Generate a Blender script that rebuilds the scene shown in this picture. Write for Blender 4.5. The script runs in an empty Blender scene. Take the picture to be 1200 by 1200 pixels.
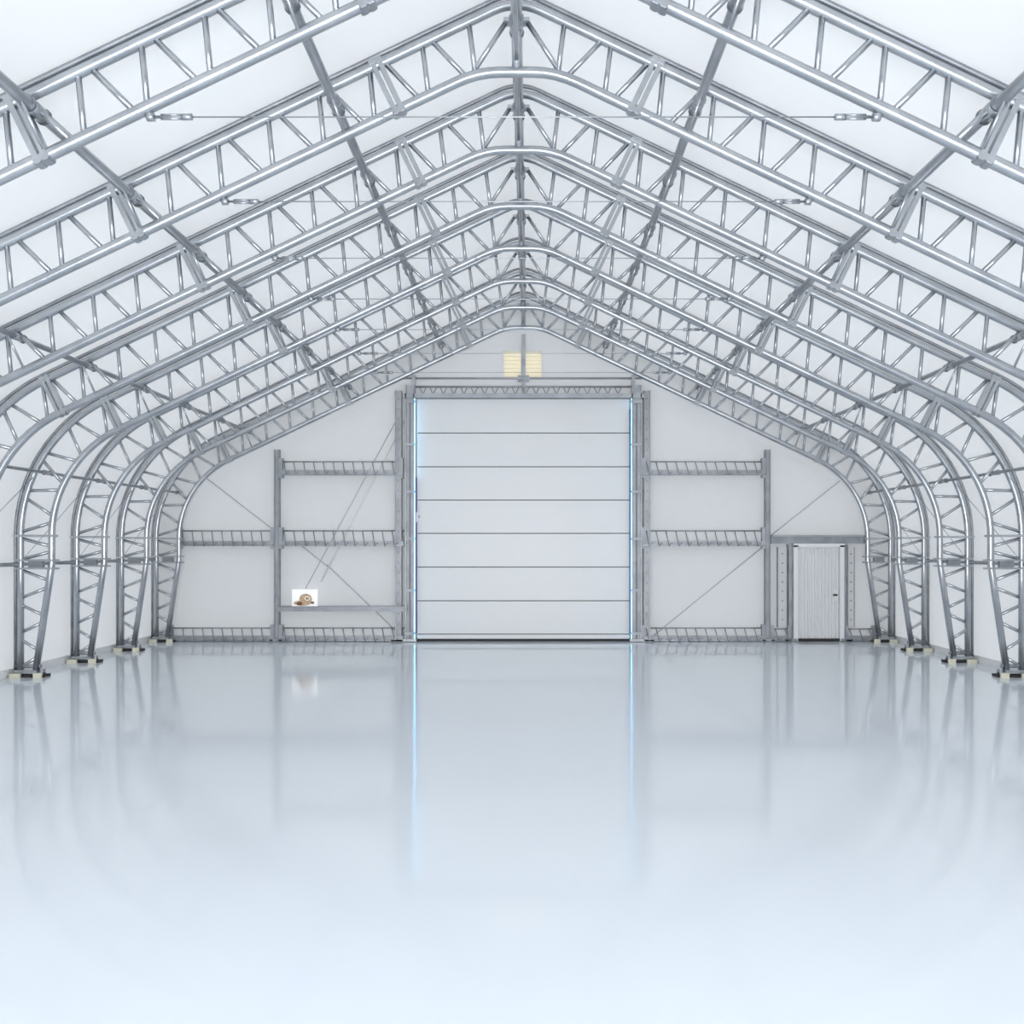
import bpy, math
from mathutils import Vector
S=53.0; ZB=20.75; BAY=.0903*ZB
F=1100.0
def px(v): return v/S
KMIN=-8
# ---------------- materials ----------------
def mat(name,col,rough=.5,metal=0.0,noise=None,emit=None,bump=None,spec=.5,trans=0.0):
    m=bpy.data.materials.new(name); m.use_nodes=True
    nt=m.node_tree; b=nt.nodes['Principled BSDF']
    b.inputs['Base Color'].default_value=(*col,1)
    b.inputs['Roughness'].default_value=rough
    b.inputs['Metallic'].default_value=metal
    b.inputs['Specular IOR Level'].default_value=spec
    tc=nt.nodes.new('ShaderNodeTexCoord')
    if noise:
        sc,c2=noise
        n=nt.nodes.new('ShaderNodeTexNoise'); n.inputs['Scale'].default_value=sc; n.inputs['Detail'].default_value=3
        nt.links.new(tc.outputs['Object'],n.inputs['Vector'])
        r=nt.nodes.new('ShaderNodeValToRGB')
        r.color_ramp.elements[0].position=.35; r.color_ramp.elements[1].position=.65
        r.color_ramp.elements[0].color=(*col,1); r.color_ramp.elements[1].color=(*c2,1)
        nt.links.new(n.outputs['Fac'],r.inputs['Fac']); nt.links.new(r.outputs['Color'],b.inputs['Base Color'])
    if bump:
        sc,st=bump
        n=nt.nodes.new('ShaderNodeTexNoise'); n.inputs['Scale'].default_value=sc; n.inputs['Detail'].default_value=3
        nt.links.new(tc.outputs['Object'],n.inputs['Vector'])
        bp=nt.nodes.new('ShaderNodeBump'); bp.inputs['Strength'].default_value=st; bp.inputs['Distance'].default_value=.05
        nt.links.new(n.outputs['Fac'],bp.inputs['Height']); nt.links.new(bp.outputs['Normal'],b.inputs['Normal'])
    if emit:
        b.inputs['Emission Color'].default_value=(*emit[0],1); b.inputs['Emission Strength'].default_value=emit[1]
    if trans>0:
        out=nt.nodes['Material Output']
        t=nt.nodes.new('ShaderNodeBsdfTranslucent'); t.inputs['Color'].default_value=(*col,1)
        mx=nt.nodes.new('ShaderNodeMixShader'); mx.inputs[0].default_value=trans
        nt.links.new(b.outputs[0],mx.inputs[1]); nt.links.new(t.outputs[0],mx.inputs[2]); nt.links.new(mx.outputs[0],out.inputs['Surface'])
    return m
M_steel=mat('galvanized_steel',(.42,.44,.47),.29,.88,noise=(3,(.53,.55,.575)))
M_steeld=mat('galvanized_steel_dull',(.28,.295,.32),.45,.75,noise=(4,(.38,.395,.42)))
M_frame=mat('gable_frame_steel',(.36,.375,.40),.5,.55,noise=(3,(.47,.485,.51)))
M_fab=mat('pvc_membrane',(.87,.877,.885),.6,trans=.26,bump=(.8,.2),spec=.3)
M_gab=mat('gable_membrane',(.80,.805,.81),.6,trans=.10,bump=(1.2,.35),spec=.3)
M_floor=mat('epoxy_floor',(.77,.822,.875),.085,noise=(.25,(.785,.837,.887)),spec=.36)
M_panel=mat('sectional_door_panel',(.82,.825,.83),.35,noise=(.7,(.84,.845,.85)))
M_dark=mat('dark_gap',(.24,.25,.26),.6)
M_leak=mat('daylight_leak_glow',(.3,.65,1.0),.4,emit=((.2,.65,1.0),5.5))  # emissive blue standing in for daylight leaking past the door edges
M_navy=mat('guide_rail_blue',(.04,.08,.25),.35,.3)
M_cream=mat('louvre_cream_glow',(.93,.88,.72),.5,emit=((1,.93,.75),.15))  # cream slats, weak emission imitates daylight coming through from behind
M_white=mat('white_paint',(.86,.865,.87),.4,noise=(2,(.88,.885,.89)))
M_card=mat('print_white_glow',(.95,.95,.95),.5,emit=((1,1,1),.35))  # white card face, brightened by added emission
M_tan=mat('print_tan',(.62,.40,.22),.6,noise=(14,(.78,.58,.38)))
M_brown=mat('print_brown',(.22,.12,.07),.6)
M_black=mat('black_rubber',(.02,.02,.02),.6)
M_yel=mat('pale_concrete_block',(.75,.73,.58),.7)

# ---------------- mesh builder ----------------
class MB:
    def __init__(s): s.v=[];s.f=[];s.m=[];s.sm=[];s.mats=[]
    def mi(s,m):
        if m not in s.mats: s.mats.append(m)
        return s.mats.index(m)
    def path(s,pts,r,mat,n=10,cap=True):
        mi=s.mi(mat); pts=[Vector(p) for p in pts]; base=len(s.v)
        up=None
        for i,p in enumerate(pts):
            if i==0: t=(pts[1]-p)
            elif i==len(pts)-1: t=(p-pts[i-1])
            else: t=((pts[i+1]-p).normalized()+(p-pts[i-1]).normalized())
            t.normalize()
            if up is None:
                a=Vector((0,1,0)) if abs(t.y)<.9 else Vector((0,0,1))
                up=(a-t*a.dot(t)).normalized()
            else: up=(up-t*up.dot(t)).normalized()
            w=t.cross(up)
            for j in range(n):
                an=2*math.pi*j/n
                s.v.append(p+(up*math.cos(an)+w*math.sin(an))*r)
        for i in range(len(pts)-1):
            for j in range(n):
                a=base+i*n+j; b=base+i*n+(j+1)%n
                s.f.append((a,b,b+n,a+n)); s.m.append(mi); s.sm.append(True)
        if cap:
            s.f.append(tuple(base+j for j in range(n))[::-1]); s.m.append(mi); s.sm.append(False)
            e=base+(len(pts)-1)*n
            s.f.append(tuple(e+j for j in range(n))); s.m.append(mi); s.sm.append(False)
    def tube(s,a,b,r,mat,n=8): s.path([a,b],r,mat,n)
    def obox(s,c,ax,ay,az,mat):   # half axis vectors
        mi=s.mi(mat); b=len(s.v); c=Vector(c)
        for sx in(-1,1):
            for sy in(-1,1):
                for sz in(-1,1): s.v.append(c+ax*sx+ay*sy+az*sz)
        for q in((0,1,3,2),(4,6,7,5),(0,4,5,1),(2,3,7,6),(0,2,6,4),(1,5,7,3)):
            s.f.append(tuple(b+i for i in q)); s.m.append(mi); s.sm.append(False)
    def box(s,x0,x1,y0,y1,z0,z1,mat):
        s.obox(((x0+x1)/2,(y0+y1)/2,(z0+z1)/2),Vector((abs(x1-x0)/2,0,0)),Vector((0,abs(y1-y0)/2,0)),Vector((0,0,abs(z1-z0)/2)),mat)
    def mesh(s,name):
        me=bpy.data.meshes.new(name); me.from_pydata([tuple(v) for v in s.v],[],s.f)
        for m in s.mats: me.materials.append(m)
        me.polygons.foreach_set('material_index',s.m); me.polygons.foreach_set('use_smooth',s.sm)
        me.update(); return me
    def obj(s,name,parent=None,loc=(0,0,0)):
        o=bpy.data.objects.new(name,s.mesh(name)); bpy.context.collection.objects.link(o); o.location=loc
        if parent:
            o.parent=parent; o.location=Vector(loc)-Vector(parent.location)
        return o
def empty(name,loc=(0,0,0)):
    o=bpy.data.objects.new(name,None); bpy.context.collection.objects.link(o); o.location=loc; return o

# ---------------- frame profile (px at gable plane) ----------------
PH=math.atan(.478); NX,NY=math.sin(PH),math.cos(PH)
K0=376.0; R=101.6
def lin(a): return (a,K0-.478*a)
t=R*math.tan((math.pi/2-PH)/2)
cornz=K0-.478*401
C=(401-R, cornz-t)           # arc centre
a0=lin(C[0]+R*NX)[0]         # curve start hw
def half(off):
    pts=[]
    c=21 if off<5 else 7
    f1=12 if off<5 else 6
    zt=K0+off/NY-.478*c
    pts.append((0,zt)); pts.append((c-f1,zt))
    for u in(.25,.5,.75):
        p0=(c-f1,zt);p1=(c,zt);p2=(c+f1,zt-.478*f1)
        pts.append(tuple((1-u)**2*p0[i]+2*u*(1-u)*p1[i]+u*u*p2[i] for i in(0,1)))
    pts.append((c+f1,zt-.478*f1))
    for j in range(0,17):
        an=math.pi/2-PH-(math.pi/2-PH)*j/16
        pts.append((C[0]+(R+off)*math.cos(an),C[1]+(R+off)*math.sin(an)))
    pts.append((401+off,96))
    return pts
def sect(sec,u,off):
    if sec[0]=='L':
        a=sec[1]+(sec[2]-sec[1])*u; p=lin(a); return (p[0]+NX*off,p[1]+NY*off)
    if sec[0]=='A':
        an=(math.pi/2-PH)*(1-u); return (C[0]+(R+off)*math.cos(an),C[1]+(R+off)*math.sin(an))
    if sec[0]=='V':
        z=sec[1]+(sec[2]-sec[1])*u; return (401+off,z)
    if sec[0]=='F':
        z=94+(5-94)*u; return (401+14*u+off*(1-u*.5),z)
D=26.5
def to3(p,s,y=0): return (s*px(p[0]),y,px(p[1]))

def build_truss():
    b=MB()
    for off,r in((0,2.8),(D,2.6)):
        h=half(off)
        foot=(415,2) if off==0 else (401+D,2)
        h2=h+[foot]
        full=[(-x,z) for x,z in h2[::-1]]+h2[1:]
        b.path([(px(x),0,px(z)) for x,z in full],px(r),M_steel,n=12)
    rw=px(1.4)
    secs=[(('L',12,62),2),(('L',65,201),5),(('L',205,a0-1),5),(('A',),4),(('V',C[1],98),1),(('F',),3)]
    for s in(-1,1):
        for sec,n in secs:
            for i in range(n):
                u0=i/n;u1=(i+1)/n;um=(u0+u1)/2;g=.09/n
                b.tube(to3(sect(sec,u0+g,D),s),to3(sect(sec,um-g,0),s),rw,M_steel)
                b.tube(to3(sect(sec,um+g,0),s),to3(sect(sec,u1-g,D),s),rw,M_steel)
        for a in(63.5,203,a0):
            tx=Vector((s*NY,0,-NX)); nn=Vector((s*NX,0,NY)); p=lin(a)
            c0=Vector((s*px(p[0]+NX*D/2),0,px(p[1]+NY*D/2)))
            for da in(-1.9,1.9):
                b.obox(c0+tx*px(da),tx*px(1.25),Vector((0,px(3.0),0)),nn*px(D/2+3.0),M_steel)
            for e in(-1,1):
                b.obox(c0+nn*px(e*(D/2+1.5)),tx*px(3.8),Vector((0,px(3.2),0)),nn*px(1.0),M_steel)
        b.box(s*px(397),s*px(433),-px(3),px(3),px(C[1]-1),px(C[1]+1),M_steel)
        for dz in(-3.5,3.5):
            b.box(s*px(396),s*px(432),-px(3.4),px(3.4),px(96+dz-.8),px(96+dz+.8),M_steel)
        b.box(s*px(408),s*px(420),-px(2),px(2),px(93),px(99),M_steeld)
        b.box(s*px(412),s*px(431),-px(4),px(4),px(3),px(6),M_steel)
        b.tube((s*px(410),0,px(9)),(s*px(433),0,px(9)),px(1.5),M_steeld)
        b.box(s*px(405),s*px(434),-px(6),px(6),0,px(2.2),M_black)
        b.box(s*px(406),s*px(413),-px(8),-px(6),0,px(4),M_yel)
        b.box(s*px(424),s*px(433),-px(8.5),-px(6),0,px(3.5),M_yel)
        for q in(409,430):
            b.tube((s*px(q),px(3),px(2)),(s*px(q),px(3),px(6)),px(1),M_steeld,6)
    h=half(D+4.6)
    h2=h+[(401+D+4.6,4)]
    full=[(-x,z) for x,z in h2[::-1]]+h2[1:]
    b.path([(px(x),0,px(z)) for x,z in full],px(1.3),M_steeld,n=6)
    b.tube((0,0,px(366)),(0,0,px(401)),px(2.6),M_steel,10)
    b.box(-px(7),px(7),-px(3),px(3),px(392),px(394),M_steel)
    for s in(-1,1):
        b.tube((s*px(5),0,px(394)),(s*px(22),0,px(368)),rw,M_steel)
    return b.mesh('roof_truss')
me=build_truss()
def yk(k): return ZB*(1-.0903*(6-k))
YF=yk(KMIN)
for k in list(range(6,KMIN-1,-1)):
    o=bpy.data.objects.new('roof_truss',me); bpy.context.collection.objects.link(o)
    o.location=(0,yk(k)-(.12 if k==6 else 0),0)

# ---------------- purlins ----------------
def purlin(x,z,r,name='roof_purlin',collar=True):
    b=MB()
    b.tube((px(x),YF,px(z)),(px(x),ZB-.0,px(z)),px(r),M_steel,12)
    if collar:
        for k in range(KMIN,7):
            y=yk(k)
            b.tube((px(x),y-.10,px(z)),(px(x),y+.10,px(z)),px(r+.6),M_steel,12)
            for d in(-1,1):
                b.tube((px(x),y+d*.12,px(z)),(px(x),y+d*.135,px(z)),px(r+1.0),M_steeld,12)
            if abs(x)>20 and abs(x)<390:
                s=1 if x>0 else -1
                zi=K0-.478*(abs(x)-6)
                b.tube((px(x),y-.25,px(z)),(px(x-s*5),y-.03,px(zi)),px(.8),M_steel,8)
    b.obj(name)
purlin(0,391,3.1,'ridge_purlin')
for s in(-1,1):
    purlin(s*97,348,2.7); purlin(s*206,299.5,2.7); purlin(s*322,246,1.9)
    purlin(s*404,174,1.4,'eave_purlin')
    purlin(s*429,96,1.7,'wall_girt',collar=False)
b=MB(); b.tube((0,YF,px(372)),(0,ZB,px(372)),px(1.2),M_steel,8); b.obj('ridge_tie_rod')

# ---------------- tie cables with turnbuckles ----------------
for k in range(-5,6):
    b=MB(); z=px(296.5); x=px(158)
    b.tube((-x,0,z),(x,0,z),.0055,M_steel,6)
    for s in(-1,1):
        b.tube((s*x,0,z),(s*(x-.06),0,z),.035,M_steel,10)
        b.tube((s*(x-.06),0,z),(s*px(139),0,z),.012,M_steeld,8)
        b.tube((s*px(152),0,z+.015),(s*px(143),0,z+.015),.01,M_steel,6)
        b.tube((s*px(152),0,z-.015),(s*px(143),0,z-.015),.01,M_steel,6)
        b.tube((s*px(143),0,z),(s*px(138.5),0,z),.026,M_steel,10)
        b.tube((s*x,0,z),(s*x,0,px(K0-.478*158)),.02,M_steeld,8)
    b.obj('turnbuckle_tie_cable',loc=(0,yk(k),0))
for s in(-1,1):
    for k in(-1,0,1,2,3,4,5):
        b=MB()
        b.tube((s*px(429),yk(k)+.05,px(98)),(s*px(416),yk(k+1)-.05,px(170)),.006,M_steel,6)
        b.obj('wall_bracing_cable')

# ---------------- membrane shell ----------------
OFF=D+8
prof=half(OFF)
cut=prof[:-1]+[(401+OFF,116)]
def skin(name,pts,mat):
    b=MB(); mi=b.mi(mat); ns=8; ys=[]
    for k in range(KMIN,6):
        for j in range(ns): ys.append((yk(k)+BAY*j/ns,math.sin(math.pi*j/ns)))
    ys.append((yk(6)+.15,0))
    n=len(pts)
    nrm=[]
    for i in range(n):
        a=Vector(pts[max(i-1,0)]); c=Vector(pts[min(i+1,n-1)]); d=(c-a).normalized(); nrm.append(Vector((d.y,-d.x)))
    for (y,sg) in ys:
        for i,p in enumerate(pts):
            q=Vector(p)+nrm[i]*sg*(2.6 if 0<i<n-1 else 0)
            b.v.append(Vector((px(q.x),y,px(q.y))))
    for r_ in range(len(ys)-1):
        for i in range(n-1):
            a=r_*n+i; b.f.append((a,a+1,a+1+n,a+n)); b.m.append(mi); b.sm.append(True)
    return b.obj(name)
full=[(-x,z) for x,z in cut[::-1]]+cut[1:]
skin('ceiling',full,M_fab)
W=401+OFF
for nm,s in(('wall_left',-1),('wall_right',1)):
    b=MB(); mi=b.mi(M_fab)
    b.v=[Vector((s*px(W),YF,0)),Vector((s*px(W),ZB+.15,0)),Vector((s*px(W),ZB+.15,px(116))),Vector((s*px(W),YF,px(116)))]
    b.f=[(0,1,2,3)]; b.m=[mi]; b.sm=[False]
    b.obj(nm)
    b=MB()
    b.box(s*px(W-.6),s*px(W),YF,ZB+.1,0,px(7),M_white); b.obj('baseboard_left' if s<0 else 'baseboard_right')

b=MB(); b.box(-px(W+1),px(W+1),YF-2,ZB+.3,-.15,0,M_floor); b.obj('floor')

# ---------------- gable end wall ----------------
b=MB(); mi=b.mi(M_gab)
pp=[(-W,0)]+full+[(W,0)]
for x,z in pp: b.v.append(Vector((px(x),ZB+.15,px(z))))
n=len(pp)
b.f=[tuple(range(n))]; b.m=[mi]; b.sm=[False]
b.obj('wall_back')

def X(x): return (x-613.3)/S
def Z(y): return (751.5-y)/S
def gbox(b,x0,x1,y0,y1,d0,d1,m): b.box(X(x0),X(x1),ZB+d0,ZB+d1,Z(y1),Z(y0),m)
GF=empty('gable_steel_frame',(0,ZB,0))

def post(x0,x1,ytop,perf=False,name='post'):
    b=MB()
    gbox(b,x0,x1,ytop,751,-.02,.12,M_frame)
    gbox(b,x0-.8,x0+.2,ytop,751,-.05,.13,M_steeld)
    gbox(b,x1-.2,x1+.8,ytop,751,-.05,.13,M_steeld)
    if perf:
        y=ytop+8
        while y<745:
            gbox(b,(x0+x1)/2-.5,(x0+x1)/2+.5,y,y+2.4,-.024,-.019,M_dark); y+=12
    gbox(b,x0-5,x1+5,748,751,-.1,.14,M_steeld)
    b.obj(name,GF)
post(322.5,326.5,527); post(897.5,901.5,527)
post(464,470,458,True); post(755,761,458,True)
for nm,(xa,xb,xc,xd) in(('L',(477,485,485.5,487.5)),('R',(741,750,738.5,740.5))):
    b=MB()
    gbox(b,xa,xb,452,751,-.08,.12,M_frame)
    gbox(b,xa-1.5,xa,452,751,-.12,.12,M_steeld); gbox(b,xb,xb+1.2,452,751,-.12,.12,M_steeld)
    mid=(xa+xb)/2
    gbox(b,mid-.8,mid+.8,470,751,-.10,-.08,M_dark)
    gbox(b,xa-4,xb+4,748,751,-.16,.12,M_steeld)
    for y in(470,520,575,630,690,740): gbox(b,xa-2,xb+2,y,y+3,-.13,-.08,M_frame)
    b.obj('jamb_post',GF)
    b=MB(); gbox(b,xc-.8,xd+.8,560 if nm=='L' else 480,742,-.09,0.02,M_navy); gbox(b,xc+.5,xd-.5,468,751,-.11,-.09,M_leak)  # navy rail, plus a glowing strip in place of the daylight gap
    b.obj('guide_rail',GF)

dr=empty('door_1',(X(613.3),ZB,0))
ys=[467,507.5,547,586,625,664.5,704,743,751]
for i in range(len(ys)-1):
    b=MB(); gbox(b,489,737.5,ys[i]+.6,ys[i+1]-.6,.0,.06,M_panel)
    gbox(b,489,737.5,ys[i]+1.9,ys[i]+2.6,-.006,.0,M_white)
    b.obj('panel_%d'%(i+1),dr)
b=MB(); gbox(b,489,738,466,751,.055,.1,M_dark); b.obj('frame_backing',dr)
b=MB(); gbox(b,489,738,748.5,751.3,-.015,.06,M_black); b.obj('bottom_seal',dr)
b=MB(); gbox(b,488.5,490.5,600,612,-.12,-.0,M_white); gbox(b,489.5,492,604,607,-.03,.0,M_steeld); b.obj('latch',dr)

def girt(x0,x1,yt,yb,name='girt'):
    b=MB()
    gbox(b,x0,x1,yb-5,yb,-.06,.08,M_frame)
    gbox(b,x0,x1,yb-1,yb+.8,-.10,.08,M_steeld)
    b.tube((X(x0),ZB+.02,Z(yt)),(X(x1),ZB+.02,Z(yt)),px(.8),M_frame)
    gbox(b,x0,x1,yt+1,yb-5,.07,.09,M_white)
    x=x0+5
    while x<x1-6:
        b.tube((X(x),ZB-.02,Z(yt)),(X(x+3.5),ZB-.10,Z(yb+1)),px(.55),M_steeld,6)
        b.tube((X(x+3.5),ZB-.10,Z(yb+1)),(X(x+7),ZB-.10,Z(yb-3)),px(.45),M_steeld,6)
        x+=11.5
    for x in(x0+1.5,x1-1.5): gbox(b,x-2,x+2,yt-4,yb+4,-.05,.1,M_frame)
    b.obj(name,GF)
girt(328,472,541,556); girt(328,478,622,639); girt(209,321,622,639)
girt(752,896,541,556); girt(752,896,622,639)
girt(328,478,736,750); girt(198,321,736,750); girt(752,896,736,750); girt(903,926,737,750); girt(990,1026,737,750)
b=MB(); gbox(b,328,478,711,716,-.14,.1,M_frame); gbox(b,328,478,710,711.2,-.18,.1,M_steeld); b.obj('rail',GF)
b=MB(); gbox(b,903,1014,627,637,-.05,.12,M_steeld); gbox(b,903,1014,627,629,-.10,.12,M_frame); b.obj('lintel_beam',GF)
b=MB()
gbox(b,474,754,462,467,-.12,.1,M_frame)
b.tube((X(472),ZB-.02,Z(443.5)),(X(754),ZB-.02,Z(443.5)),px(1.2),M_frame)
b.tube((X(478),ZB-.02,Z(453.5)),(X(750),ZB-.02,Z(453.5)),px(1.2),M_frame)
gbox(b,486,741,444.5,462,.05,.08,M_white)
x=492
while x<732:
    b.tube((X(x),ZB-.04,Z(454)),(X(x+4),ZB-.1,Z(463)),px(.5),M_steeld,6)
    b.tube((X(x+4),ZB-.1,Z(463)),(X(x+8),ZB-.04,Z(454)),px(.5),M_steeld,6); x+=12
for x in(485,742): gbox(b,x-2,x+2,440,466,-.06,.1,M_frame)
b.obj('header_beam',GF)
b=MB(); gbox(b,611.5,615.5,392,462,-.02,.12,M_frame); gbox(b,607,620,440,447,-.04,.12,M_steeld); b.obj('centre_mullion',GF)
b=MB()
for xa,xb in((590,610.8),(616,635)):
    gbox(b,xa,xb,411,443,.11,.14,M_cream)
    gbox(b,xa-.7,xa+.5,410.5,443,.02,.14,M_white); gbox(b,xb-.5,xb+.3,410.5,443,.02,.14,M_white)
    y=411.5
    while y<442:
        c=Vector(((X(xa)+X(xb))/2,ZB+.06,Z(y+1.3)))
        b.obox(c,Vector(((X(xb)-X(xa))/2,0,0)),Vector((0,.03,.016)),Vector((0,-.003,.004)),M_cream); y+=4.6
    gbox(b,xa-.7,xb+.3,410,411.3,.02,.14,M_white)
b.obj('louvre_vent')
def gc(x0,y0,x1,y1,r=.008,m=None):
    b=MB(); b.tube((X(x0),ZB+.11,Z(y0)),(X(x1),ZB-.0,Z(y1)),r,m or M_frame,6); b.obj('bracing_cable',GF)
gc(240,560,322,622); gc(382,662,470,745); gc(330,622,384,664); gc(986,563,903,628); gc(895,641,762,748)
gc(476,488,376,682,.014,M_white); gc(470,480,358,690,.007,M_frame)

# side door
sd=empty('door_2',(X(958),ZB,0))
b=MB()
gbox(b,929,934,639,751,-.08,.12,M_white); gbox(b,983,988,639,751,-.08,.12,M_white); gbox(b,929,988,637,641,-.08,.12,M_white)
b.obj('frame',sd)
b=MB(); gbox(b,934,983,641,750,.0,.05,M_white)
x=936
while x<981:
    gbox(b,x,x+1.6,642,749,-.03,.0,M_white); gbox(b,x+1.7,x+2.4,642,749,-.004,.0,M_frame); x+=4.0
b.obj('corrugated_leaf',sd)
b=MB(); gbox(b,976.5,981,690,704,-.045,-.03,M_white); b.tube((X(978.5),ZB-.045,Z(697)),(X(978.5),ZB-.1,Z(697)),.022,M_black,10); b.tube((X(979),ZB-.1,Z(697)),(X(974.5),ZB-.1,Z(697)),.018,M_black,8); b.obj('handle',sd)
b=MB(); gbox(b,934,983,748,751.3,-.05,.05,M_black); b.obj('threshold',sd)
post(924,928,638); post(989,992,638)
for x0,x1 in((912,922),(994,1001)):
    b=MB(); gbox(b,x0,x1,641,735,.02,.1,M_gab)
    y=648
    while y<736:
        gbox(b,(x0+x1)/2-.8,(x0+x1)/2+.8,y,y+2,.01,.02,M_frame); y+=11
    gbox(b,x0-.6,x0,641,735,.0,.1,M_steeld); gbox(b,x1,x1+.6,641,735,.0,.1,M_steeld)
    b.obj('perforated_panel',GF)

# picture card on the rail
b=MB(); gbox(b,343,373,690.5,710,-.06,-.03,M_card)
def disc(cx,cy,rx,ry,d,m,n=28):
    mi=b.mi(m); base=len(b.v)
    for i in range(n):
        a=2*math.pi*i/n; b.v.append(Vector((X(cx+rx*math.cos(a)),ZB+d,Z(cy+ry*math.sin(a)))))
    b.f.append(tuple(range(base,base+n))); b.m.append(mi); b.sm.append(False)
disc(359,702,7.5,6.5,-.064,M_tan); disc(355,706.5,10,3.2,-.067,M_tan); disc(352,707,3.5,2,-.070,M_brown); disc(361,701,3.2,2.6,-.070,M_card); disc(361,701,2.4,1.9,-.072,M_tan); disc(367,706,2.2,1.4,-.07,M_brown)
b.obj('picture_board')

# ---------------- world & lights & camera ----------------
w=bpy.data.worlds.new('sky'); bpy.context.scene.world=w; w.use_nodes=True
bg=w.node_tree.nodes['Background']; bg.inputs[0].default_value=(.94,.97,1,1); bg.inputs[1].default_value=1.55
sun=bpy.data.lights.new('sun','SUN'); sun.energy=1.3; sun.angle=.2; so=bpy.data.objects.new('sun',sun); bpy.context.collection.objects.link(so)
so.rotation_euler=(math.radians(15),math.radians(8),0); so.location=(0,0,20)
al=bpy.data.lights.new('entrance_daylight','AREA'); al.shape='RECTANGLE'; al.size=12; al.size_y=3.0; al.energy=1350; al.color=(.97,.985,1)
ao=bpy.data.objects.new('entrance_daylight',al); bpy.context.collection.objects.link(ao)
ao.location=(0,YF-.3,1.7); ao.rotation_euler=(math.radians(90),0,0)
cam=bpy.data.cameras.new('camera'); co=bpy.data.objects.new('camera',cam); bpy.context.collection.objects.link(co)
co.location=(6.7/S,0,111/S+.01); co.rotation_euler=(math.pi/2,0,0)
cam.sensor_width=36; cam.lens=36*F/1200; cam.shift_x=-20/1200; cam.shift_y=40/1200
cam.clip_start=.05
bpy.context.scene.camera=co
bpy.context.scene.view_settings.view_transform='Standard'
